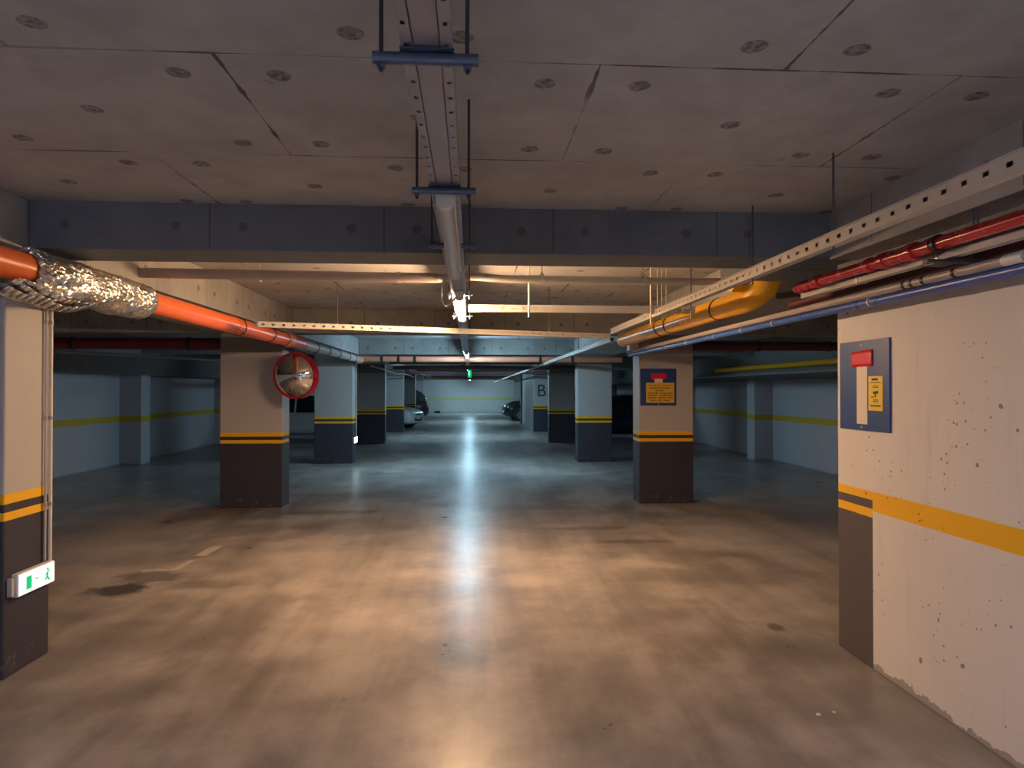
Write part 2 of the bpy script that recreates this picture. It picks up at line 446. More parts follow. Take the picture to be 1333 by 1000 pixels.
# pier wall with the big letter B
struct(MB().box(2.425, 3.15, ROWS[4] + .36, ROWS[5] + .2, 0, 2.379).build('wall_inner', M['plainwhite'], bevel=.01))
bw = MB().box(2.42, 3.15, ROWS[4], ROWS[4] + .36, 0, 2.379).build('wall_letter', M['pillar'], bevel=.01); struct(bw)
struct(MB().box(2.36, 2.46, ROWS[5] + .6, ROWS[5] + .75, 0, 2.379).build('wall_post', M['raw']))

def letter(txt, size, loc, rot, name, parent, ext=.003):
    cu = bpy.data.curves.new(name, 'FONT'); cu.body = txt; cu.size = size; cu.extrude = ext; cu.align_x = 'CENTER'
    tmp = bpy.data.objects.new(name, cu); C.objects.link(tmp)
    dg = bpy.context.evaluated_depsgraph_get(); me = bpy.data.meshes.new_from_object(tmp.evaluated_get(dg))
    bpy.data.objects.remove(tmp); bpy.data.curves.remove(cu)
    me.materials.clear(); me.materials.append(M['letter'])
    o = bpy.data.objects.new(name, me); C.objects.link(o); o.rotation_euler = rot; o.parent = parent
    o.location = Vector(loc) - WL.get(parent.name, Vector((0, 0, 0)))
    return o
letter('B', .66, (2.72, ROWS[4] - .002, 1.365), (PI / 2, 0, 0), 'letter_mark', bw)
wl = bpy.data.objects['wall_left']
letter('B', .42, (XL + .002, 15.62, 1.29), (PI / 2, 0, PI / 2), 'letter_mark', wl)

# floor paint ----------------------------------------------------------
pl = MB()
pl.face([(-2.655, 6.55, .002), (-2.55, 6.55, .002), (-2.54, 6.97, .002), (-2.655, 6.96, .002)])
pl.face([(-2.67, 6.02, .002), (-2.60, 6.06, .002), (-2.585, 6.42, .002), (-2.64, 6.40, .002)])
pl.face([(-2.90, 6.02, .0015), (-2.68, 6.05, .0015), (-2.69, 6.10, .0015), (-2.92, 6.08, .0015)])
tag(pl.build('parking_line', M['linepaint'], solid=.001), 'worn pale parking line dash on the floor left of the aisle', 'floor marking', kind='thing')

# ------------------------------------------------------------------ lights
def luminaire(name, label, y0, y1, x, z, glow, group):
    L = y1 - y0
    r = thing(name, label, 'ceiling light', (x, y0, z), group)
    W = lambda prof, a, b, mb=None: (mb or MB()).prism(prof, (x, a, z), (x, b, z), (1, 0, 0), (0, 0, 1))
    W([(-.036, .040), (.036, .040), (.036, .068), (-.036, .068)], y0, y1).build('housing', M['whiteplastic'], r, loc=(x, y0, z))
    prof = [(.030, .0395)] + [(.030 * math.cos(a), .016 - .016 * math.sin(a)) for a in [PI * k / 10 for k in range(11)]] + [(-.030, .0395)]
    W(prof, y0 + .03, y1 - .03).build('diffuser', glow, r, smooth=True, loc=(x, y0, z))
    cap = [(.033, .0398)] + [(.033 * math.cos(a), .015 - .018 * math.sin(a)) for a in [PI * k / 8 for k in range(9)]] + [(-.033, .0398)]
    for a in (y0, y1 - .03): W(cap, a, a + .03).build('end_cap', M['whiteplastic'], r, loc=(x, y0, z))
    return r
LZ = 2.2683
G = 'tube lights along the cable trunking'
luminaire('ceiling_tube_light', 'unlit tube light with grey diffuser under the nearest beam', 2.42, 3.98, -.095, LZ, M['lampoff'], G)
luminaire('ceiling_tube_light', 'warm glowing tube light just beyond the unlit one', 4.92, 6.45, -.085, LZ, M['lampwarm'], G)
luminaire('ceiling_tube_light', 'cold white tube light in front of the greenish beam', 12.55, 14.05, -.08, LZ, M['lampcold'], G)
luminaire('ceiling_tube_light', 'small far cold tube light, above the hanging exit sign', 22.0, 23.5, -.08, LZ, M['lampcold'], G)
luminaire('ceiling_tube_light', 'distant cold tube light just below and beyond the hanging exit sign', 32.4, 33.9, -.08, LZ, M['lampcold'], G)
luminaire('ceiling_tube_light', 'farthest cold tube light near the end wall', 43.6, 45.1, -.08, LZ, M['lampcold'], G)
luminaire('ceiling_tube_light', 'neutral tube light hanging behind the viewpoint', -2.6, -1.1, -.095, LZ, M['lampneutral'], G)

# trunking that carries the lights ----------------------------------------
tr = thing('cable_trunking', 'long perforated lilac-grey cable trunking carrying tube lights down the aisle', 'cable tray', (-.095, 0, 2.335))
zt = 2.337
prof = [(-.054, .045), (-.054, 0), (-.031, 0), (-.031, .012), (-.026, .012), (-.026, .002), (.026, .002), (.026, .012), (.031, .012), (.031, 0), (.054, 0), (.054, .045)]
core = MB()
x = -.095
def strip(a0, a1, z0, z1, mb): mb.face([(x + a0, YB + .5, zt + z0), (x + a1, YB + .5, zt + z1), (x + a1, 46.5, zt + z1), (x + a0, 46.5, zt + z0)])
for (a, b) in zip(prof[:-1], prof[1:]):
    if (a, b) in (((-.054, 0), (-.031, 0)), ((.031, 0), (.054, 0))): continue
    strip(a[0], b[0], a[1], b[1], core)
strip(-.054, .054, .045, .045, core)  # unseen top cover, added to keep the inside dark behind the holes
core.build('trunking_body', M['traylilac'], tr, solid=.0015, loc=(x, 0, zt))
for a in (-.054, .031):
    MB().perforated((x + a, -.5, zt), (x + a, 46.5, zt), (1, 0, 0), .023, .085, .014, .009, upto=12).build('perforated_flange', M['traylilac'], tr, solid=.0015, loc=(x, 0, zt))

# hangers
hl = ['nearest blue-grey strut hanger across the top of the trunking', 'second blue-grey strut hanger, where the unlit tube light begins',
      'third strut hanger, in front of the nearest beam face']
def hanger(label, y, x0, x1, z, big=1.0, split=False):
    g = thing('strut_hanger', label, 'hanger', (x0, y, z), 'strut hangers under the trunking')
    for a, b in ([(x0 - .012, -.134), (-.048, x1 + .012)] if split else [(x0 - .012, x1 + .012)]):
        MB().tube([(a, y, z), (b, y, z)], .0135 * big, 14).build('crossbar', M['bluesteel'], g, smooth=True, loc=(x0, y, z))
    for xx in (x0 + .006, x1 - .012):
        rd = MB().tube([(xx, y, z - .03), (xx, y, 2.65 if y < 3.9 else ZC)], .0048, 8).build('threaded_rod', M['rod'], g, smooth=True, loc=(x0, y, z))
        MB().lathe([(0, -.022), (.010, -.022), (.010, -.014), (0, -.014)], (xx, y, z), (0, 0, 1), 6).build('nut', M['bluesteel'], rd, loc=(x0, y, z)).location = (0, 0, 0)
    if not split: MB().box(-.095 - .058, -.095 + .058, y - .02, y + .02, z + .0135, z + .0165).build('saddle_plate', M['bluesteel'], g, loc=(x0, y, z))
for lab, y in zip(hl, (1.435, 2.385, 3.29)): hanger(lab, y, -.200, .004, 2.318, split=y > 3)
for k, y in enumerate((5.0, 6.40, 8.0)):
    hanger(['thin strut hanger at the start of the glowing warm tube', 'thin strut hanger at the far end of the glowing warm tube', 'strut hanger beyond the warm tube, before the second beam'][k], y, -.17, .0, 2.3185, .6, split=k < 2)

# hanging exit sign far down the aisle
es = thing('exit_sign', 'tiny green exit sign hanging over the aisle between the far tube lights', 'sign', (-.04, 20.9, 2.08), 'lit exit signs')
MB().box(-.10, .02, 20.75, 21.05, 2.00, 2.24).build('sign_box', M['signgreen'], es, loc=(-.04, 20.9, 2.08))
MB().box(-.075, -.035, 20.74, 20.749, 2.06, 2.20).build('white_symbol', M['signglow'], es, loc=(-.04, 20.9, 2.08))
for yy in (20.8, 21.0): MB().tube([(-.04, yy, 2.24), (-.04, yy, 2.337)], .004, 6).build('hanging_rod', M['rod'], es, loc=(-.04, 20.9, 2.08))

# small exit sign boxes on pillars ------------------------------------------
def exit_box(label, y0, glow, group='lit exit signs'):
    g = thing('exit_sign', label, 'sign', (-2.55, y0, .435), group); b = (-2.55, y0, .435)
    MB().box(-2.570, -2.532, y0 + .01, y0 + .335, .435, .567).build('sign_box', M['whiteplastic'], g, loc=b, bevel=.006)
    MB().box(-2.5325, -2.528, y0 + .016, y0 + .329, .442, .560).build('lit_face', glow, g, loc=b)
    xs = -2.5275
    f = MB().box(xs, xs + .001, y0 + .075, y0 + .120, .462, .535); f.build('green_door_symbol', M['signgreen'], g, loc=b)
    a = MB().box(xs, xs + .001, y0 + .155, y0 + .185, .500, .506)
    a.face([(xs + .001, y0 + .150, .503), (xs + .001, y0 + .162, .513), (xs + .001, y0 + .162, .493)])
    a.build('green_arrow', M['signgreen'], g, loc=b)
    p = MB()
    def limb(y1, z1, y2, z2, w=.012): p.bar((xs + .0005, y1, z1), (xs + .0005, y2, z2), w, .001, up=(1, 0, 0))
    o = y0 + .262
    limb(o, .515, o - .002, .485, .016); limb(o - .002, .487, o + .02, .462); limb(o - .002, .487, o - .022, .472); limb(o, .512, o + .022, .520, .008); limb(o, .512, o - .020, .498, .008)
    p.lathe([(0, .001), (.009, .001), (.009, 0)], (xs, o + .003, .531), (1, 0, 0), 12)
    p.build('running_figure', M['signgreen'], g, loc=b)
    MB().box(-2.57, -2.545, y0 - .02, y0 + .010, .45, .55).build('end_clip', M['ltgrey'], g, loc=b)
    return g
exit_box('glowing white and green exit sign low on the pillar at the left edge', 3.865, M['signglow'])
exit_box('small bright exit sign at the foot of the second left pillar', ROWS[2] + .01, M['signcold'])
# conduits that feed them
for k, (xx, yy, rr, zb) in enumerate(((-2.556, 4.148, .007, .575), (-2.552, 4.188, .0105, .565))):
    o = thing('conduit', ['thin grey conduit running down the left edge pillar beside a thicker one', 'thicker pale conduit on the corner of the left edge pillar above the exit sign'][k], 'conduit', (xx, yy, zb), 'conduits feeding the exit sign')
    MB().tube([(xx, yy, zb), (xx + .0, yy, 1.2), (xx, yy, 2.37)], rr, 14).build('conduit_tube', M['ltgrey'] if k == 0 else M['cream'], o, smooth=True, loc=(xx, yy, zb))
    for z in (.9, 1.42, 2.0): MB().tube([(xx, yy, z), (xx, yy, z + .022)], rr + .0025, 14).build('conduit_clip', M['greypipe'], o, smooth=True, loc=(xx, yy, zb))
o = MB().tube([(-2.552, ROWS[2] + .33, .57), (-2.552, ROWS[2] + .33, 2.37)], .012, 10).build('conduit', M['ltgrey'], smooth=True, loc=(-2.552, ROWS[2] + .33, .57))
tag(o, 'thin vertical conduit above the small bright exit sign on the second left pillar', 'conduit')

# ------------------------------------------------------------------ perforated trays
def channel(name, label, p0, p1, h, w, group, mat='tray', upto=None, pitch=.09, rods=()):
    p0, p1 = Vector(p0), Vector(p1); d = (p1 - p0).normalized(); up = Vector((0, 0, 1)); r = d.cross(up).normalized()
    g = thing(name, label, 'cable tray', p0, group)
    MB().perforated(p0, p1, up, h, pitch, .026, .016, upto).build('perforated_side', M[mat], g, solid=.0018, loc=p0)
    MB().face([p0 + r * w, p1 + r * w, p1 + r * w + up * h, p0 + r * w + up * h]).face([p0 + up * h, p1 + up * h, p1 + up * h + r * w, p0 + up * h + r * w]).build('back_and_added_lid', M[mat], g, solid=.0018, loc=p0)  # back side, plus an unseen lid added to darken the slots
    MB().face([p0, p1, p1 + r * w, p0 + r * w]).build('tray_bottom', M[mat], g, solid=.0018, loc=p0)
    for q in rods:
        c_ = p0 + (p1 - p0) * q + r * w * .5
        MB().tube([c_ + up * (h - .01), Vector((c_.x, c_.y, ZC if abs((c_.y - 3.8) % 5.4) > .37 else ZB))], .004, 8).build('hanger_rod', M['rod'], g, smooth=True, loc=p0)
    lip = MB().bar(p0 + up * h - r * .004, p1 + up * h - r * .004, .010, .004); lip.build('rolled_lip', M[mat], g, loc=p0)
    return g
TG = 'perforated cable trays'
channel('cable_tray', 'long pale perforated cable tray along the right of the aisle', (1.575, -1.0, 2.234), (1.575, 7.42, 2.234), .056, .045, TG)
channel('cable_tray', 'dim lower continuation of the long tray toward the far pillars', (1.575, 7.40, 2.150), (1.575, 46, 2.125), .048, .045, TG, upto=8, rods=(.06, .13, .25, .4, .6, .8))
channel('cable_tray', 'short perforated tray reaching right from the glowing tube light', (1.93, 5.58, 2.262), (-.02, 5.58, 2.262), .058, .04, TG)
channel('cable_tray', 'thin skewed perforated tray crossing the whole aisle below the warm light', (1.56, 7.32, 2.180), (-1.98, 6.18, 2.180), .050, .04, TG, rods=(.2, .8))
def rod(label, x, y, z0, z1=None, r=.005, mat='rod'):
    z1 = z1 or (2.65 if y < 3.8 else ZC)
    o = MB().tube([(x, y, z0), (x, y, z1)], r, 8).build('hanging_rod', M[mat], smooth=True, loc=(x, y, z0))
    return tag(o, label, 'rod', 'rods hanging the cable trays')
rod('dark threaded rod above the pale tray, the nearer one at right', 1.60, 2.82, 2.20)
rod('dark threaded rod over the pale tray in front of the first beam', 1.60, 3.66, 2.20)
rod('thin rod holding the pale tray beside the yellow pipe bend', 1.60, 4.72, 2.12)
rod('pale rod holding the tray right of the glowing tube', .49, 5.58, 2.22, r=.008, mat='cream')
rod('pale rod where the short tray meets the long pale tray', 1.54, 5.58, 2.16, r=.007, mat='cream')
for k, (xx, yy) in enumerate(((1.72, 6.0), (1.76, 6.0), (1.80, 6.0))):
    tag(rod('one of three thin wires hanging above the yellow pipe', xx, yy, 2.25, r=.003, mat='cream'), group='three thin wires above the yellow pipe')

# ------------------------------------------------------------------ pipes, left
PX, PZ = -2.31, 2.232
op = thing('orange_pipe', 'thick orange waste pipe along the left beams, wrapped in foil', 'pipe', (PX, -2, PZ))
def pipe_part(name, y0, y1, r, mat, par, xx=PX, zz=PZ, n=24):
    return MB().tube([(xx, y0, zz), (xx, y1, zz)], r, n).build(name, M[mat], par, smooth=True, loc=(xx, y0, zz))
pipe_part('pipe_run', -2, 3.572, .078, 'orange', op)
pipe_part('pipe_run', 4.838, 8.55, .080, 'orange', op)
pipe_part('socket_joint', 6.55, 6.62, .0845, 'orange', op)
pipe_part('socket_joint', 8.40, 8.60, .088, 'orange_dull', op)
pipe_part('tee_fitting', 8.55, 9.15, .086, 'brick', op)
for y, rr in ((6.70, .088), (7.70, .088), (8.28, .0905)):
    MB().lathe([(rr, -.007), (rr + .006, -.007), (rr + .006, .007), (rr, .007)], (PX, y, PZ), (0, 1, .12 if y != 7.70 else -.55), 24).build('strap', M['black'], op, smooth=True, loc=(PX, y, PZ))
# crumpled foil sleeve
fw = thing('foil_wrap', 'crumpled silver foil wrapped around the orange pipe near the left pillar', 'insulation', (PX, 3.6, PZ))
fm = MB(); n, m = 64, 110
for i in range(m + 1):
    e = min(1, i / 4, (m - i) / 8)
    for k in range(n):
        a = 2 * PI * k / n; y = 3.56 + 1.29 * i / m + .010 * rnd.uniform(-1, 1)
        q = Vector((math.cos(a) * 1.6, y * 5.5, math.sin(a) * 1.6)); q2 = Vector((math.cos(a) * 5, y * 26 + 3 * a, math.sin(a) * 5))
        r = .085 + .030 * e + .020 * e * noise.noise(q) + .009 * abs(noise.noise(q2)) + rnd.uniform(-.0022, .0022)
        r += .020 * e * math.exp(-((a - 1.5 * PI) / .8) ** 2)
        fm.v.append((PX + r * math.cos(a), y, PZ + r * math.sin(a) - .004))
for i in range(m):
    for k in range(n):
        p, q, r_, t_ = i * n + k, i * n + (k + 1) % n, (i + 1) * n + (k + 1) % n, (i + 1) * n + k
        if rnd.random() < .5: fm.f += [(p, q, r_), (p, r_, t_)]
        else: fm.f += [(p, q, t_), (q, r_, t_)]
fm.build('foil_sleeve', M['foil'], fw, loc=(PX, 3.6, PZ))
fl = MB()
for s_ in range(3):
    pts = []
    for i in range(13):
        tt = i / 12; y = 3.42 + .75 * tt - .05 * s_
        z = PZ - .105 - .045 * math.sin(PI * tt) - .022 * s_ + .012 * math.sin(9 * tt + s_ * 2)
        pts.append((PX + .03 + .018 * math.sin(5 * tt + s_), y, z))
    for i in range(12):
        a, b = Vector(pts[i]), Vector(pts[i + 1])
        fl.face([a + Vector((-.07, 0, .012)), b + Vector((-.07, 0, .016)), b, a]); fl.face([a, b, b + Vector((.045, 0, .030)), a + Vector((.045, 0, .030))])
fl.build('loose_foil_flap', M['foil'], fw, smooth=True, solid=.002, loc=(PX, 3.6, PZ))

gp = thing('grey_pipe', 'dusty grey pipe continuing from the orange one behind the convex mirror', 'pipe', (PX, 9.15, PZ))
pipe_part('pipe_run', 9.15, 13.9, .066, 'greypipe', gp)
for y in (9.2, 9.95, 10.75, 11.6, 12.5, 13.2): pipe_part('clamp_ring', y, y + .035, .074, 'black', gp)
pipe_part('elbow_socket', 13.55, 13.95, .075, 'orange_dull', gp)
thin = MB()
thin.tube([(-2.2 + .03 * math.sin(y * 1.1), y, 2.11 + .03 * math.sin(y * .9)) for y in [14.8 + .5 * k for k in range(22)]], .022, 10)
tag(thin.build('hanging_hose', M['pipedim'], smooth=True, loc=(-2.2, 14.8, 2.11)), 'sagging plum-grey flexible hose running on along the far left pillars', 'hose')

# cross pipe under the slab beyond the first beam
cp = thing('cross_pipe', 'grey foil-dusted pipe crossing under the slab behind the first beam', 'pipe', (-2.45, 5.1, 2.47))
MB().tube([(-2.45, 5.05, 2.470), (-.25, 5.10, 2.462)], .038, 16).build('pipe_run', M['greypipe'], cp, smooth=True, loc=(-2.45, 5.1, 2.47))
MB().tube([(-.25, 5.10, 2.462), (.03, 5.10, 2.475), (.25, 5.10, 2.462), (2.3, 5.15, 2.462)], .030, 14).build('pipe_run', M['tray'], cp, smooth=True, loc=(-2.45, 5.1, 2.47))
for xx in (-1.6, -.55, .55, 1.35): MB().lathe([(.040, -.012), (.044, -.012), (.044, .012), (.040, .012)], (xx, 5.1, 2.465), (1, 0, 0), 16).build('clamp_ring', M['galv'], cp, smooth=True, loc=(-2.45, 5.1, 2.47))
for xx in (-1.6, .55, 1.35): MB().tube([(xx, 5.1, 2.50), (xx, 5.1, ZC)], .004, 6).build('hanging_rod', M['galv'], cp, loc=(-2.45, 5.1, 2.47))

# orange cross pipes in front of each beam row
OG = 'pipes crossing below the beams'
def crosspipe(label, x0, x1, y, z, r, mat='orange_dull', rings=()):
    g = thing('beam_pipe', label, 'pipe', (x0, y, z), OG)
    MB().tube([(x0, y, z), (x1, y, z)], r, 18).build('pipe_run', M[mat], g, smooth=True, loc=(x0, y, z))
    for xx in rings: MB().tube([(xx - .025, y, z), (xx + .025, y, z)], r + .008, 18).build('clamp_ring', M['black'], g, smooth=True, loc=(x0, y, z))
    return g
crosspipe('bright orange pipe crossing just below the greenish beam', -2.34, 3.3, 14.28, 2.265, .062, 'orange_dull', (-1.9, -1.55, -1.2, 1.5, 2.2))
crosspipe('orange pipe with dimness in its colour crossing right behind the bright orange one', -2.3, 3.3, 19.7, 2.265, .062, 'pipedim')
crosspipe('farther orange pipe with dimness in its colour crossing below the beam at the letter B wall', -2.3, 3.3, 25.1, 2.265, .062, 'pipedim')
crosspipe('dim orange pipe crossing nearest the end wall', -3.3, 3.3, 38.0, 2.26, .07)
crosspipe('red pipe with shadow in its colour crossing the left parking bay behind the mirror pillar', -7.0, -2.42, 9.68, 2.262, .085, 'shadowred', (-5.6, -4.0))
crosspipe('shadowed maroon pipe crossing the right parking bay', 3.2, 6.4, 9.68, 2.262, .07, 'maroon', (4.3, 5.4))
tag(MB().tube([(-6.9, 10.6, 2.22), (-5.6, 11.2, 2.17), (-3.6, 12.4, 2.10)], .022, 10).build('hanging_conduit', M['greypipe'], smooth=True, loc=(-6.9, 10.6, 2.22)), 'thin pale conduit sloping across the dark left bay', 'conduit')
yp = MB().tube([(6.25, 4.1, 2.10), (6.25, 16.5, 2.10)], .055, 14).build('wall_pipe', M['yellow'], smooth=True, loc=(6.25, 4.1, 2.1))
tag(yp, 'dim yellow pipe along the far right wall in shadow', 'pipe')
tag(MB().tube([(6.3, 4.1, 1.95), (6.3, 20, 1.95)], .03, 12).build('wall_conduit', M['greypipe'], smooth=True, loc=(6.3, 4.1, 1.95)), 'grey conduit under the dim yellow pipe on the far right wall', 'conduit')

# ------------------------------------------------------------------ pipes, right
def run(name, label, cat, x, z, y0, y1, r, mat, z1=None, x1=None):
    g = thing(name, label, cat, (x, y0, z), 'service pipes along the right wall top')
    MB().tube([(x, y0, z), (x1 if x1 else x, y1, z1 if z1 else z)], r, 16).build('pipe_run', M[mat], g, smooth=True, loc=(x, y0, z))
    return g
rp = run('red_pipe', 'glossy red fire pipe along the top of the right wall', 'pipe', 1.98, 2.222, -1, 3.86, .029, 'red')
for a, b, rr in ((2.70, 2.73, .036), (2.82, 2.86, .040), (2.86, 3.02, .034), (3.02, 3.06, .040), (3.14, 3.17, .036), (3.62, 3.67, .037)):
    MB().tube([(1.98, a, 2.222), (1.98, b, 2.222)], rr, 16).build('coupling', M['red'], rp, smooth=True, loc=(1.98, -1, 2.222))
MB().tube([(1.98, 3.86, 2.222), (2.0, 3.93, 2.225), (2.06, 3.99, 2.23), (2.14, 4.02, 2.235)], .031, 14).build('elbow', M['red'], rp, smooth=True, loc=(1.98, -1, 2.222))
MB().tube([(2.00, 3.70, 2.25), (2.0, 3.80, 2.262), (2.02, 3.92, 2.25)], .014, 8).build('valve_lever', M['galv'], rp, smooth=True, loc=(1.98, -1, 2.222))
ls = thing('cable_duct', 'pale flat cable duct just under the red pipe', 'cable duct', (2.05, -1, 2.19), 'service pipes along the right wall top')
MB().box(2.03, 2.075, -1, 3.95, 2.165, 2.195).build('duct_body', M['ltgrey'], ls, loc=(2.05, -1, 2.19))
for y in (1.9, 2.75, 3.35): MB().box(2.026, 2.08, y, y + .018, 2.162, 2.199).build('duct_clip', M['galv'], ls, loc=(2.05, -1, 2.19))
run('maroon_pipe', 'dark maroon pipe between the pale duct and the grey pipe', 'pipe', 2.20, 2.186, -1, 4.4, .030, 'maroon')
g = run('grey_conduit', 'round grey conduit running above the blue one on the right', 'conduit', 2.14, 2.120, -1, 8.95, .0205, 'greypipe')
MB().tube([(2.14, 2.42, 2.120), (2.14, 2.52, 2.120)], .0235, 14).build('white_joint_tape', M['whiteplastic'], g, smooth=True, loc=(2.14, -1, 2.118))
for y in (2.78, 2.98, 3.06, 3.12): MB().tube([(2.14, y, 2.120), (2.14, y + .016, 2.120)], .0235, 12).build('ring', M['black'], g, smooth=True, loc=(2.14, -1, 2.118))
b = run('blue_conduit', 'glossy blue conduit lowest along the top of the right wall', 'conduit', 2.17, 2.079, -1, 8.95, .024, 'blue')
for y in (2.0, 3.45, 4.6, 5.15, 5.75, 6.5, 7.2): MB().tube([(2.169, y, 2.080), (2.169, y + .012, 2.080)], .0262, 12).build('cable_tie', M['whiteplastic'], b, smooth=True, loc=(2.17, -1, 2.084))
br = thing('pipe_bracket', 'black pipe bracket clasping the red pipe at right', 'bracket', (2.06, 2.65, 2.1))
MB().bar((1.92, 2.68, 2.147), (2.298, 2.68, 2.147), .03, .012).build('arm', M['rod'], br, loc=(2.06, 2.65, 2.1))
MB().box(1.99, 2.09, 2.70, 2.80, 2.145, 2.160).build('clamp_block', M['black'], br, loc=(2.06, 2.65, 2.1))
for xx in (2.136, 2.156): MB().tube([(xx, 2.68, 2.15), (xx, 2.68, 2.375)], .004, 8).build('threaded_rod', M['rod'], br, smooth=True, loc=(2.06, 2.65, 2.1))
MB().lathe([(.031, -.012), (.038, -.012), (.038, .012), (.031, .012)], (1.98, 2.68, 2.222), (0, 1, 0), 18).build('clamp_ring', M['black'], br, smooth=True, loc=(2.06, 2.65, 2.1))

yg = thing('yellow_gas_pipe', 'fat yellow gas pipe with an elbow on the right', 'pipe', (2.06, 4.7, 2.24))
c0 = (2.06, 4.7, 2.24)
arc = [(2.10, 5.04, 2.285), (2.102, 4.95, 2.286), (2.115, 4.87, 2.296), (2.140, 4.80, 2.325), (2.170, 4.765, 2.36), (2.188, 4.750, 2.41), (2.192, 4.747, 2.46), (2.192, 4.747, 2.715)]
MB().tube([(2.07, 8.85, 2.285), (2.10, 5.02, 2.285)], .090, 24).build('pipe_run', M['yellow'], yg, smooth=True, loc=c0)
MB().tube(arc, .095, 24).build('elbow', M['yellow'], yg, smooth=True, loc=c0)
MB().tube([(1.93, 4.80, 2.36), (2.12, 4.90, 2.36)], .026, 12).build('branch_pipe', M['yellow'], yg, smooth=True, loc=c0)
MB().tube([(2.07, 8.80, 2.285), (2.07, 8.87, 2.285)], .096, 24).build('end_collar', M['ltgrey'], yg, smooth=True, loc=c0)
for y in (5.45, 6.75, 7.10):
    zz = 2.285; xx = 2.10 - (y - 5.02) * .0078
    MB().lathe([(.091, -.007), (.098, -.007), (.098, .007), (.091, .007)], (xx, y, zz), (0, 1, .25 if y < 7 else -.2), 24).build('strap', M['black'], yg, smooth=True, loc=c0)
MB().tube([(2.22, 4.64, 2.28), (2.22, 4.50, 2.27), (2.26, 4.36, 2.26), (2.27, 4.2, 2.28)], .022, 10).build('hose_tail', M['black'], yg, smooth=True, loc=c0)
o = MB().box(2.24, 2.37, 9.22, 9.38, 2.14, 2.26).build('junction_box', M['ltgrey'], bevel=.008, loc=(2.3, 9.22, 2.14)); tag(o, 'small grey junction box high on the aisle side of the notice-board pillar', 'junction box')
# loose cable hanging beside the glowing tube
o = MB().tube([(-.16, 4.35, 2.36), (-.20, 4.5, 2.30), (-.21, 4.66, 2.23), (-.185, 4.75, 2.20), (-.15, 4.84, 2.23), (-.12, 4.9, 2.28)], .006, 8).build('hanging_cable', M['ltgrey'], smooth=True, loc=(-.16, 4.35, 2.36))
tag(o, 'short loose cable looping left of the glowing warm tube', 'cable')

# ------------------------------------------------------------------ notice boards
def yz(x, y0, y1, z0, z1, th=.002): return MB().box(x - th, x, y0, y1, z0, z1)
nb = thing('notice_sign', 'blue board with white upright strip and red tape on the right wall', 'notice board', (2.3, 3.73, 1.365), 'blue notice boards')
YA, YZ_, ZA, ZT = 3.97, 3.485, 1.365, 1.89
fy = lambda f: YA + (YZ_ - YA) * f
fz = lambda f: ZT + (ZA - ZT) * f
bl = (2.3, 3.73, 1.365)
MB().box(2.288, 2.300, YZ_, YA, ZA, ZT).build('board', M['boardblue'], nb, loc=bl, bevel=.002)
yz(2.288, fy(.59), fy(.375), fz(.93), fz(.27)).build('white_strip', M['cream'], nb, loc=bl)
rt = MB(); NY, NZ = 10, 5
for j in range(NZ + 1):
    for i in range(NY + 1):
        y = fy(.265) + (fy(.70) - fy(.265)) * i / NY; z = fz(.29) + (fz(.12) - fz(.29)) * j / NZ
        rt.v.append((2.2835 - .004 * max(0, noise.noise(Vector((y * 30, z * 22, 2)))), y, z + (.006 if j == NZ and i > 4 else 0)))
for j in range(NZ):
    for i in range(NY): a = j * (NY + 1) + i; rt.f.append((a, a + 1, a + NY + 2, a + NY + 1))
rt.build('red_tape', M['redtape'], nb, smooth=True, solid=.001, loc=bl)
st = yz(2.2872, fy(.885), fy(.615), fz(.775), fz(.40), .0015).build('yellow_sticker', M['stickeryellow'], nb, loc=bl)
ink = MB()
def bar_(f0, f1, z0, z1): ink.box(2.2845, 2.2856, fy(f1), fy(f0), fz(z1), fz(z0))
bar_(.68, .80, .425, .447); bar_(.655, .85, .465, .474); bar_(.70, .81, .505, .512); bar_(.70, .81, .520, .527); bar_(.71, .80, .655, .664); bar_(.70, .81, .672, .681); bar_(.655, .85, .715, .730)
ink.face([(2.2845, fy(.70), fz(.570)), (2.2845, fy(.80), fz(.560)), (2.2845, fy(.815), fz(.585)), (2.2845, fy(.72), fz(.598))])
ink.face([(2.2845, fy(.745), fz(.595)), (2.2845, fy(.775), fz(.595)), (2.2845, fy(.76), fz(.63)), (2.2845, fy(.74), fz(.63))])
ink.box(2.2845, 2.2856, fy(.725), fy(.67), fz(.632), fz(.622))
o = ink.build('printed_marks', M['ink'], st, loc=bl); o.location = (0, 0, 0)
for f in (.05, .965):
    MB().lathe([(0, -.004), (.006, -.003), (.007, 0)], (2.288, fy(.47), fz(f)), (1, 0, 0), 12).build('screw', M['galv'], nb, smooth=True, loc=bl)

YP = ROWS[1]
nb = thing('notice_sign', 'blue board with yellow text notice on the right pillar', 'notice board', (2.62, YP, 1.383), 'blue notice boards')
bl = (2.62, YP, 1.383); X0, X1, Z1, Z0 = 2.385, 2.90, 1.905, 1.383
gx = lambda f: X0 + (X1 - X0) * f
gz = lambda f: Z1 + (Z0 - Z1) * f
MB().box(X0, X1, YP - .012, YP, Z0, Z1).build('board', M['boardblue'], nb, loc=bl, bevel=.002)
MB().box(gx(.39), gx(.62), YP - .014, YP - .012, gz(.42), gz(.27)).build('white_strip', M['cream'], nb, loc=bl)
rt = MB(); pts = [(.29, .16), (.34, .13), (.46, .14), (.49, .115), (.55, .135), (.70, .135), (.735, .17), (.72, .28), (.62, .295), (.60, .275), (.40, .275), (.36, .30), (.31, .285)]
rt.prism([(gx(a), gz(c)) for a, c in pts], (0, YP - .017, 0), (0, YP - .0142, 0), (1, 0, 0), (0, 0, 1)); rt.build('red_tape', M['redtape'], nb, loc=bl)
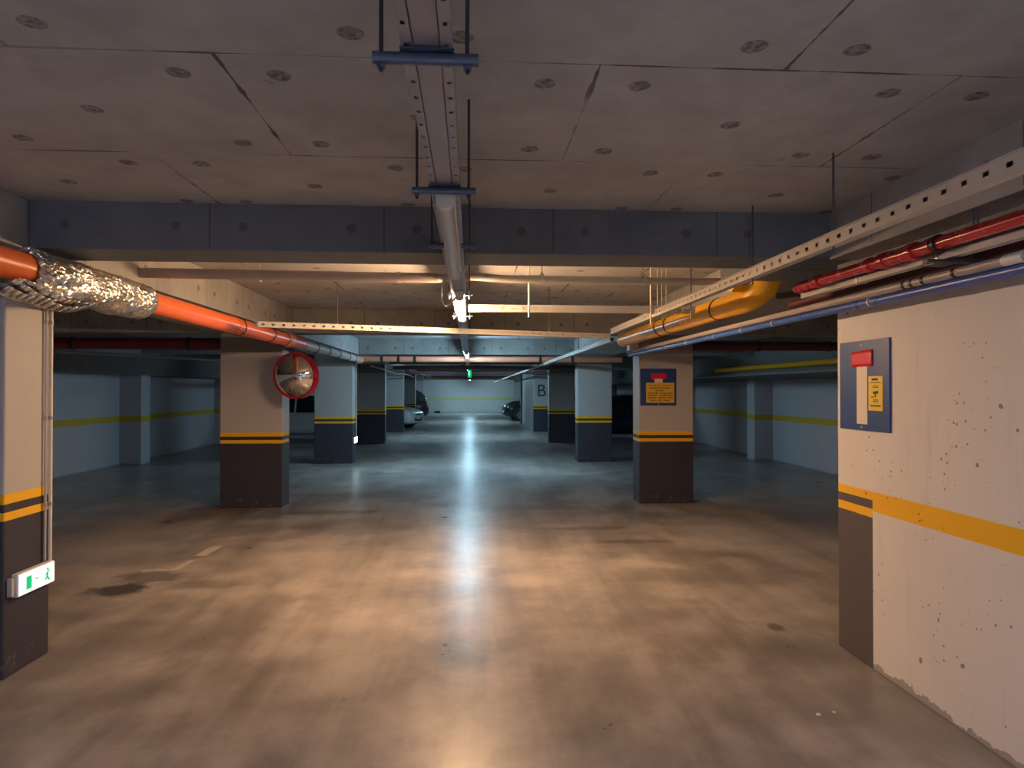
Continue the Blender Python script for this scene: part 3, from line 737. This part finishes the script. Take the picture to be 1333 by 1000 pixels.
st = MB().box(gx(.16), gx(.945), YP - .0165, YP - .0125, gz(.925), gz(.385)).build('yellow_notice', M['noticeyellow'], nb, loc=bl)
rows = [(.455, [(.19, .31), (.34, .55), (.59, .88)], 'r'), (.525, [(.25, .45), (.47, .84)], 'k'), (.595, [(.42, .50), (.52, .67)], 'k'),
        (.665, [(.22, .50), (.54, .90)], 'k'), (.725, [(.22, .46), (.52, .90)], 'o'), (.79, [(.20, .44), (.49, .72), (.76, .90)], 'k'), (.86, [(.28, .45), (.50, .60), (.64, .82)], 'o')]
for key, mt in (('r', 'redink'), ('k', 'olive'), ('o', 'olive')):
    mb = MB()
    for zc, segs, kk in rows:
        if kk != key: continue
        for a, c in segs:
            q = a
            while q < c - .006:
                wd = min(.030, c - q); mb.box(gx(q), gx(q + wd * .78), YP - .0172, YP - .0166, gz(zc + .018), gz(zc - .018 + .008 * rnd.random())); q += wd
    o = mb.build('printed_line', M[mt], st, loc=bl); o.location = (0, 0, 0)
MB().lathe([(0, -.004), (.007, -.003), (.008, 0)], (gx(.5), YP - .012, gz(.96)), (0, 1, 0), 12).build('screw', M['galv'], nb, smooth=True, loc=bl)

# ------------------------------------------------------------------ convex mirror
mc = Vector((-2.285, 8.72, 1.785)); ax = Vector((-.27, -.955, -.09)).normalized()
mr = thing('convex_mirror', 'round convex traffic mirror with red rim on the left pillar corner', 'mirror', mc)
R_ = .295
dome = [(R_ * .965 * math.sin(a) / math.sin(.62), .150 * (math.cos(a) - math.cos(.62)) / (1 - math.cos(.62)) - .02) for a in [.62 * k / 14 for k in range(14, -1, -1)]]
R_ = .30
MB().lathe([(max(r, 1e-4), o + .024) for r, o in dome], mc, ax, 64).build('mirror_face', M['mirror'], mr, smooth=True, loc=mc)
MB().lathe([(R_ * .945, .000), (R_ * .955, .016), (R_ * .985, .020), (R_ * 1.0, .012), (R_ * 1.02, -.085), (R_ * .97, -.10), (.001, -.11)], mc, ax, 64).build('red_rim', M['mirrorred'], mr, smooth=True, loc=mc)
hp = Vector((-2.549, 9.30, 1.785))
MB().tube([mc - ax * .11, mc - ax * .22 + Vector((-.02, .05, 0)), Vector((-2.545, 9.24, 1.785)), hp], .02, 12).build('bracket_arm', M['rod'], mr, smooth=True, loc=mc)
MB().lathe([(0, .012), (.006, .010), (.008, 0)], mc + ax.cross(Vector((0, 0, 1))).normalized() * -R_ * 1.02, ax.cross(Vector((0, 0, 1))) * -1, 12).build('rim_bolt', M['whiteplastic'], mr, smooth=True, loc=mc)

# ------------------------------------------------------------------ cars
def ring(x, hw, zb, zt, n=24, p=5.):
    cz, hz = (zb + zt) / 2, (zt - zb) / 2; out = []
    for k in range(n):
        a = 2 * PI * (k + .5) / n; ca, sa = math.cos(a), math.sin(a)
        out.append((x, hw * math.copysign(abs(ca) ** (2 / p), ca), cz + hz * math.copysign(abs(sa) ** (2 / p), sa)))
    return out
def loft(mb, rings):
    b = len(mb.v); n = len(rings[0])
    for r in rings: mb.v += r
    for i in range(len(rings) - 1):
        for k in range(n): mb.f.append((b + i * n + k, b + i * n + (k + 1) % n, b + (i + 1) * n + (k + 1) % n, b + (i + 1) * n + k))
    mb.f.append(tuple(b + k for k in reversed(range(n)))); e = b + (len(rings) - 1) * n; mb.f.append(tuple(e + k for k in range(n)))
    return mb
def make_car(name, label, paint, pos, yaw, H=1., tall=0.):
    """nose along +x"""
    g = thing(name, label, 'car', (0, 0, 0), 'parked cars')
    def part(nm, mb, mat, par=None, smooth=True):
        o = mb.build(nm, M[mat], None, smooth=smooth); o.parent = par or g; return o
    z = lambda v: v * H
    st = [(-2.02, .66, .36, .72), (-1.96, .76, .28, .88), (-1.75, .83, .22, .96), (-1.2, .87, .20, .98), (-.2, .885, .20, .97), (.75, .88, .20, .95), (1.15, .865, .20, .92), (1.55, .85, .19, .87), (1.82, .82, .20, .80), (1.97, .77, .22, .72), (2.04, .68, .27, .60)]
    part('body', loft(MB(), [ring(x, w, z(a), z(c) + (tall * .5 if c > .8 else tall * .3)) for x, w, a, c in st]), paint)
    cb = [(-1.92, .70, .90, .95), (-1.70, .70, .9, 1.24), (-1.35, .69, .9, 1.41), (-.9, .69, .9, 1.47), (-.2, .69, .9, 1.49), (.2, .68, .9, 1.46), (.6, .70, .9, 1.26), (1.15, .72, .88, .94)]
    def cab(x, w, a, c, grow=0.):
        zb, zt = z(a) + tall * .4, z(c) + tall; k = (zt - zb) / .6
        return [(x, -w - .10, zb), (x, -w + .12 * (1 - 1) - .02 * 0 - .02, (zb + zt) / 2), (x, -w + .12, zt - .04), (x, -w + .22, zt + grow), (x, w - .22, zt + grow), (x, w - .12, zt - .04), (x, w + .02, (zb + zt) / 2), (x, w + .10, zb)]
    part('windows', loft(MB(), [cab(*c) for c in cb]), 'glass')
    rf = MB()
    rs = [[(x, s * (w - .105) * u, z(c) + tall + (.012 if abs(u) < .9 else -.04)) for s, u in ((-1, 1), (-1, .85), (1, .0), (1, .85), (1, 1))] for x, w, a, c in cb[2:6]]
    bb = len(rf.v)
    for r in rs: rf.v += r
    for i in range(len(rs) - 1):
        for k in range(4): rf.f.append((bb + i * 5 + k, bb + i * 5 + k + 1, bb + (i + 1) * 5 + k + 1, bb + (i + 1) * 5 + k))
    o = part('roof', rf, paint); m_ = o.modifiers.new('sheet', 'SOLIDIFY'); m_.thickness = .02
    for s in (-1, 1):
        for pa, pb in (((1.12, .92), (.22, 1.43)), ((-.35, .92), (-.35, 1.45)), ((-1.45, .92), (-1.25, 1.40))):
            pp = MB().bar((pa[0], s * .815, z(pa[1]) + tall * .4), (pb[0], s * .60, z(pb[1]) + tall), .05, .03, up=(0, s, .3))
            part('window_pillar', pp, paint, smooth=False)
    R = .31 + tall * .1
    for wx in (-1.25, 1.28):
        for s in (-1, 1):
            w = MB().lathe([(.0, .10), (R * .62, .10), (R * .66, .12), (R * .92, .12), (R, .08), (R, -.09), (0, -.09)], (wx, s * .79, R), (0, s, 0), 28)
            wh = part('wheel', w, 'tyre')
            hb = MB().lathe([(0, .118), (R * .1, .122), (R * .6, .108)], (wx, s * .79, R), (0, s, 0), 20)
            for q in range(5):
                a = 2 * PI * q / 5; hb.bar((wx, s * .912, R), (wx + R * .6 * math.cos(a), s * .912, R + R * .6 * math.sin(a)), .05, .012, up=(0, 1, 0))
            part('hub_cap', hb, 'alloy', wh)
    for s in (-1, 1):
        part('headlight', MB().lathe([(0, .05), (.07, .04), (.115, .0), (.12, -.06)], (1.80, s * .58, z(.67) + tall * .25), (1, s * .45, .25), 18), 'headlight')
        part('tail_light', MB().box(-2.0, -1.92, s * .66 - .09, s * .66 + .09, z(.66), z(.86)), 'taillight', smooth=False)
        part('wing_mirror', MB().lathe([(0, .08), (.06, .06), (.08, 0), (.06, -.06), (0, -.08)], (.80, s * .96, z(1.0) + tall * .4), (0, 1, 0), 12), paint)
    gr = loft(MB(), [ring(x_, w_, a_, c_, 16) for x_, w_, a_, c_ in ((1.9, .40, z(.30), z(.50)), (2.05, .37, z(.32), z(.48)))]); part('grille', gr, 'black')
    part('bonnet_line', MB().bar((2.035, -.30, z(.60)), (2.035, .30, z(.60)), .02, .045), 'black', smooth=False)
    part('number_plate', MB().box(2.045, 2.058, -.23, .23, z(.40), z(.40) + .10), 'whiteplastic', smooth=False)
    g.location = pos; g.rotation_euler = (0, 0, yaw)
    return g
make_car('hatchback', 'white hatchback nosing into the aisle past the left pillars', 'carwhite', (-4.12, 28.15, 0), -.3)
make_car('hatchback', 'white car parked sideways, glimpsed between the mirror pillar and the next', 'carwhite', (-5.05, 21.5, 0), 0)
make_car('offroad_car', 'tall black car parked past the white hatchback, far left', 'carblack', (-4.22, 34.8, 0), PI, 1.04, .16)
make_car('hatchback', 'black car with its nose in the aisle, far right', 'carblack', (3.75, 35.0, 0), PI + .08, 1.06, .18)
make_car('saloon_car', 'dark navy car in shadow between the two nearest right pillars', 'carnavy', (4.75, 21.3, 0), PI, .95)
o = MB().box(-2.55, -2.15, 46.6, 46.95, 0, .14).build('low_box', M['black'], bevel=.02, loc=(-2.35, 46.8, 0)); tag(o, 'low dark box on the floor against the end wall', 'box')
# crumbs on the floor near the right wall
def chip(label, x, y, s):
    mb = MB(); n = 7
    top = [(x + s * .7 * math.cos(2 * PI * k / n) * (.7 + .3 * rnd.random()), y + s * .7 * math.sin(2 * PI * k / n) * (.7 + .3 * rnd.random()), s * .35) for k in range(n)]
    bot = [(x + (a - x) * 1.4, y + (b_ - y) * 1.4, 0) for a, b_, _ in top]
    mb.v += bot + top
    for k in range(n): mb.f.append((k, (k + 1) % n, n + (k + 1) % n, n + k))
    mb.f.append(tuple(range(n, 2 * n)))
    tag(mb.build('concrete_chip', M['cream'], loc=(x, y, 0)), label, 'debris')
chip('pale concrete crumb on the floor near the right wall foot, the left of two', 1.71, 3.17, .016)
chip('pale concrete crumb on the floor near the right wall foot, the right of two', 1.80, 3.19, .012)

# ------------------------------------------------------------------ world, camera, view
w = bpy.data.worlds.new('garage_world'); bpy.context.scene.world = w; w.use_nodes = True
w.node_tree.nodes['Background'].inputs[0].default_value = (.01, .012, .015, 1); w.node_tree.nodes['Background'].inputs[1].default_value = 1
cam = bpy.data.cameras.new('camera'); co = bpy.data.objects.new('camera', cam); C.objects.link(co)
cam.sensor_width = 36; cam.lens = 860 / 1333 * 36; cam.clip_end = 200; cam.clip_start = .02
co.location = (0, 0, 1.6); co.rotation_euler = (PI / 2 + math.atan(8 / 860), 0, -math.atan(53.5 / 860))
sc = bpy.context.scene; sc.camera = co
sc.view_settings.view_transform = 'Standard'; sc.view_settings.look = 'None'; sc.view_settings.gamma = 1; sc.view_settings.exposure = 0.3
sc.view_settings.use_curve_mapping = False
sc.cycles.max_bounces = 8; sc.cycles.diffuse_bounces = 5; sc.cycles.glossy_bounces = 4
sc.cycles.sample_clamp_indirect = 6; sc.cycles.use_denoising = True
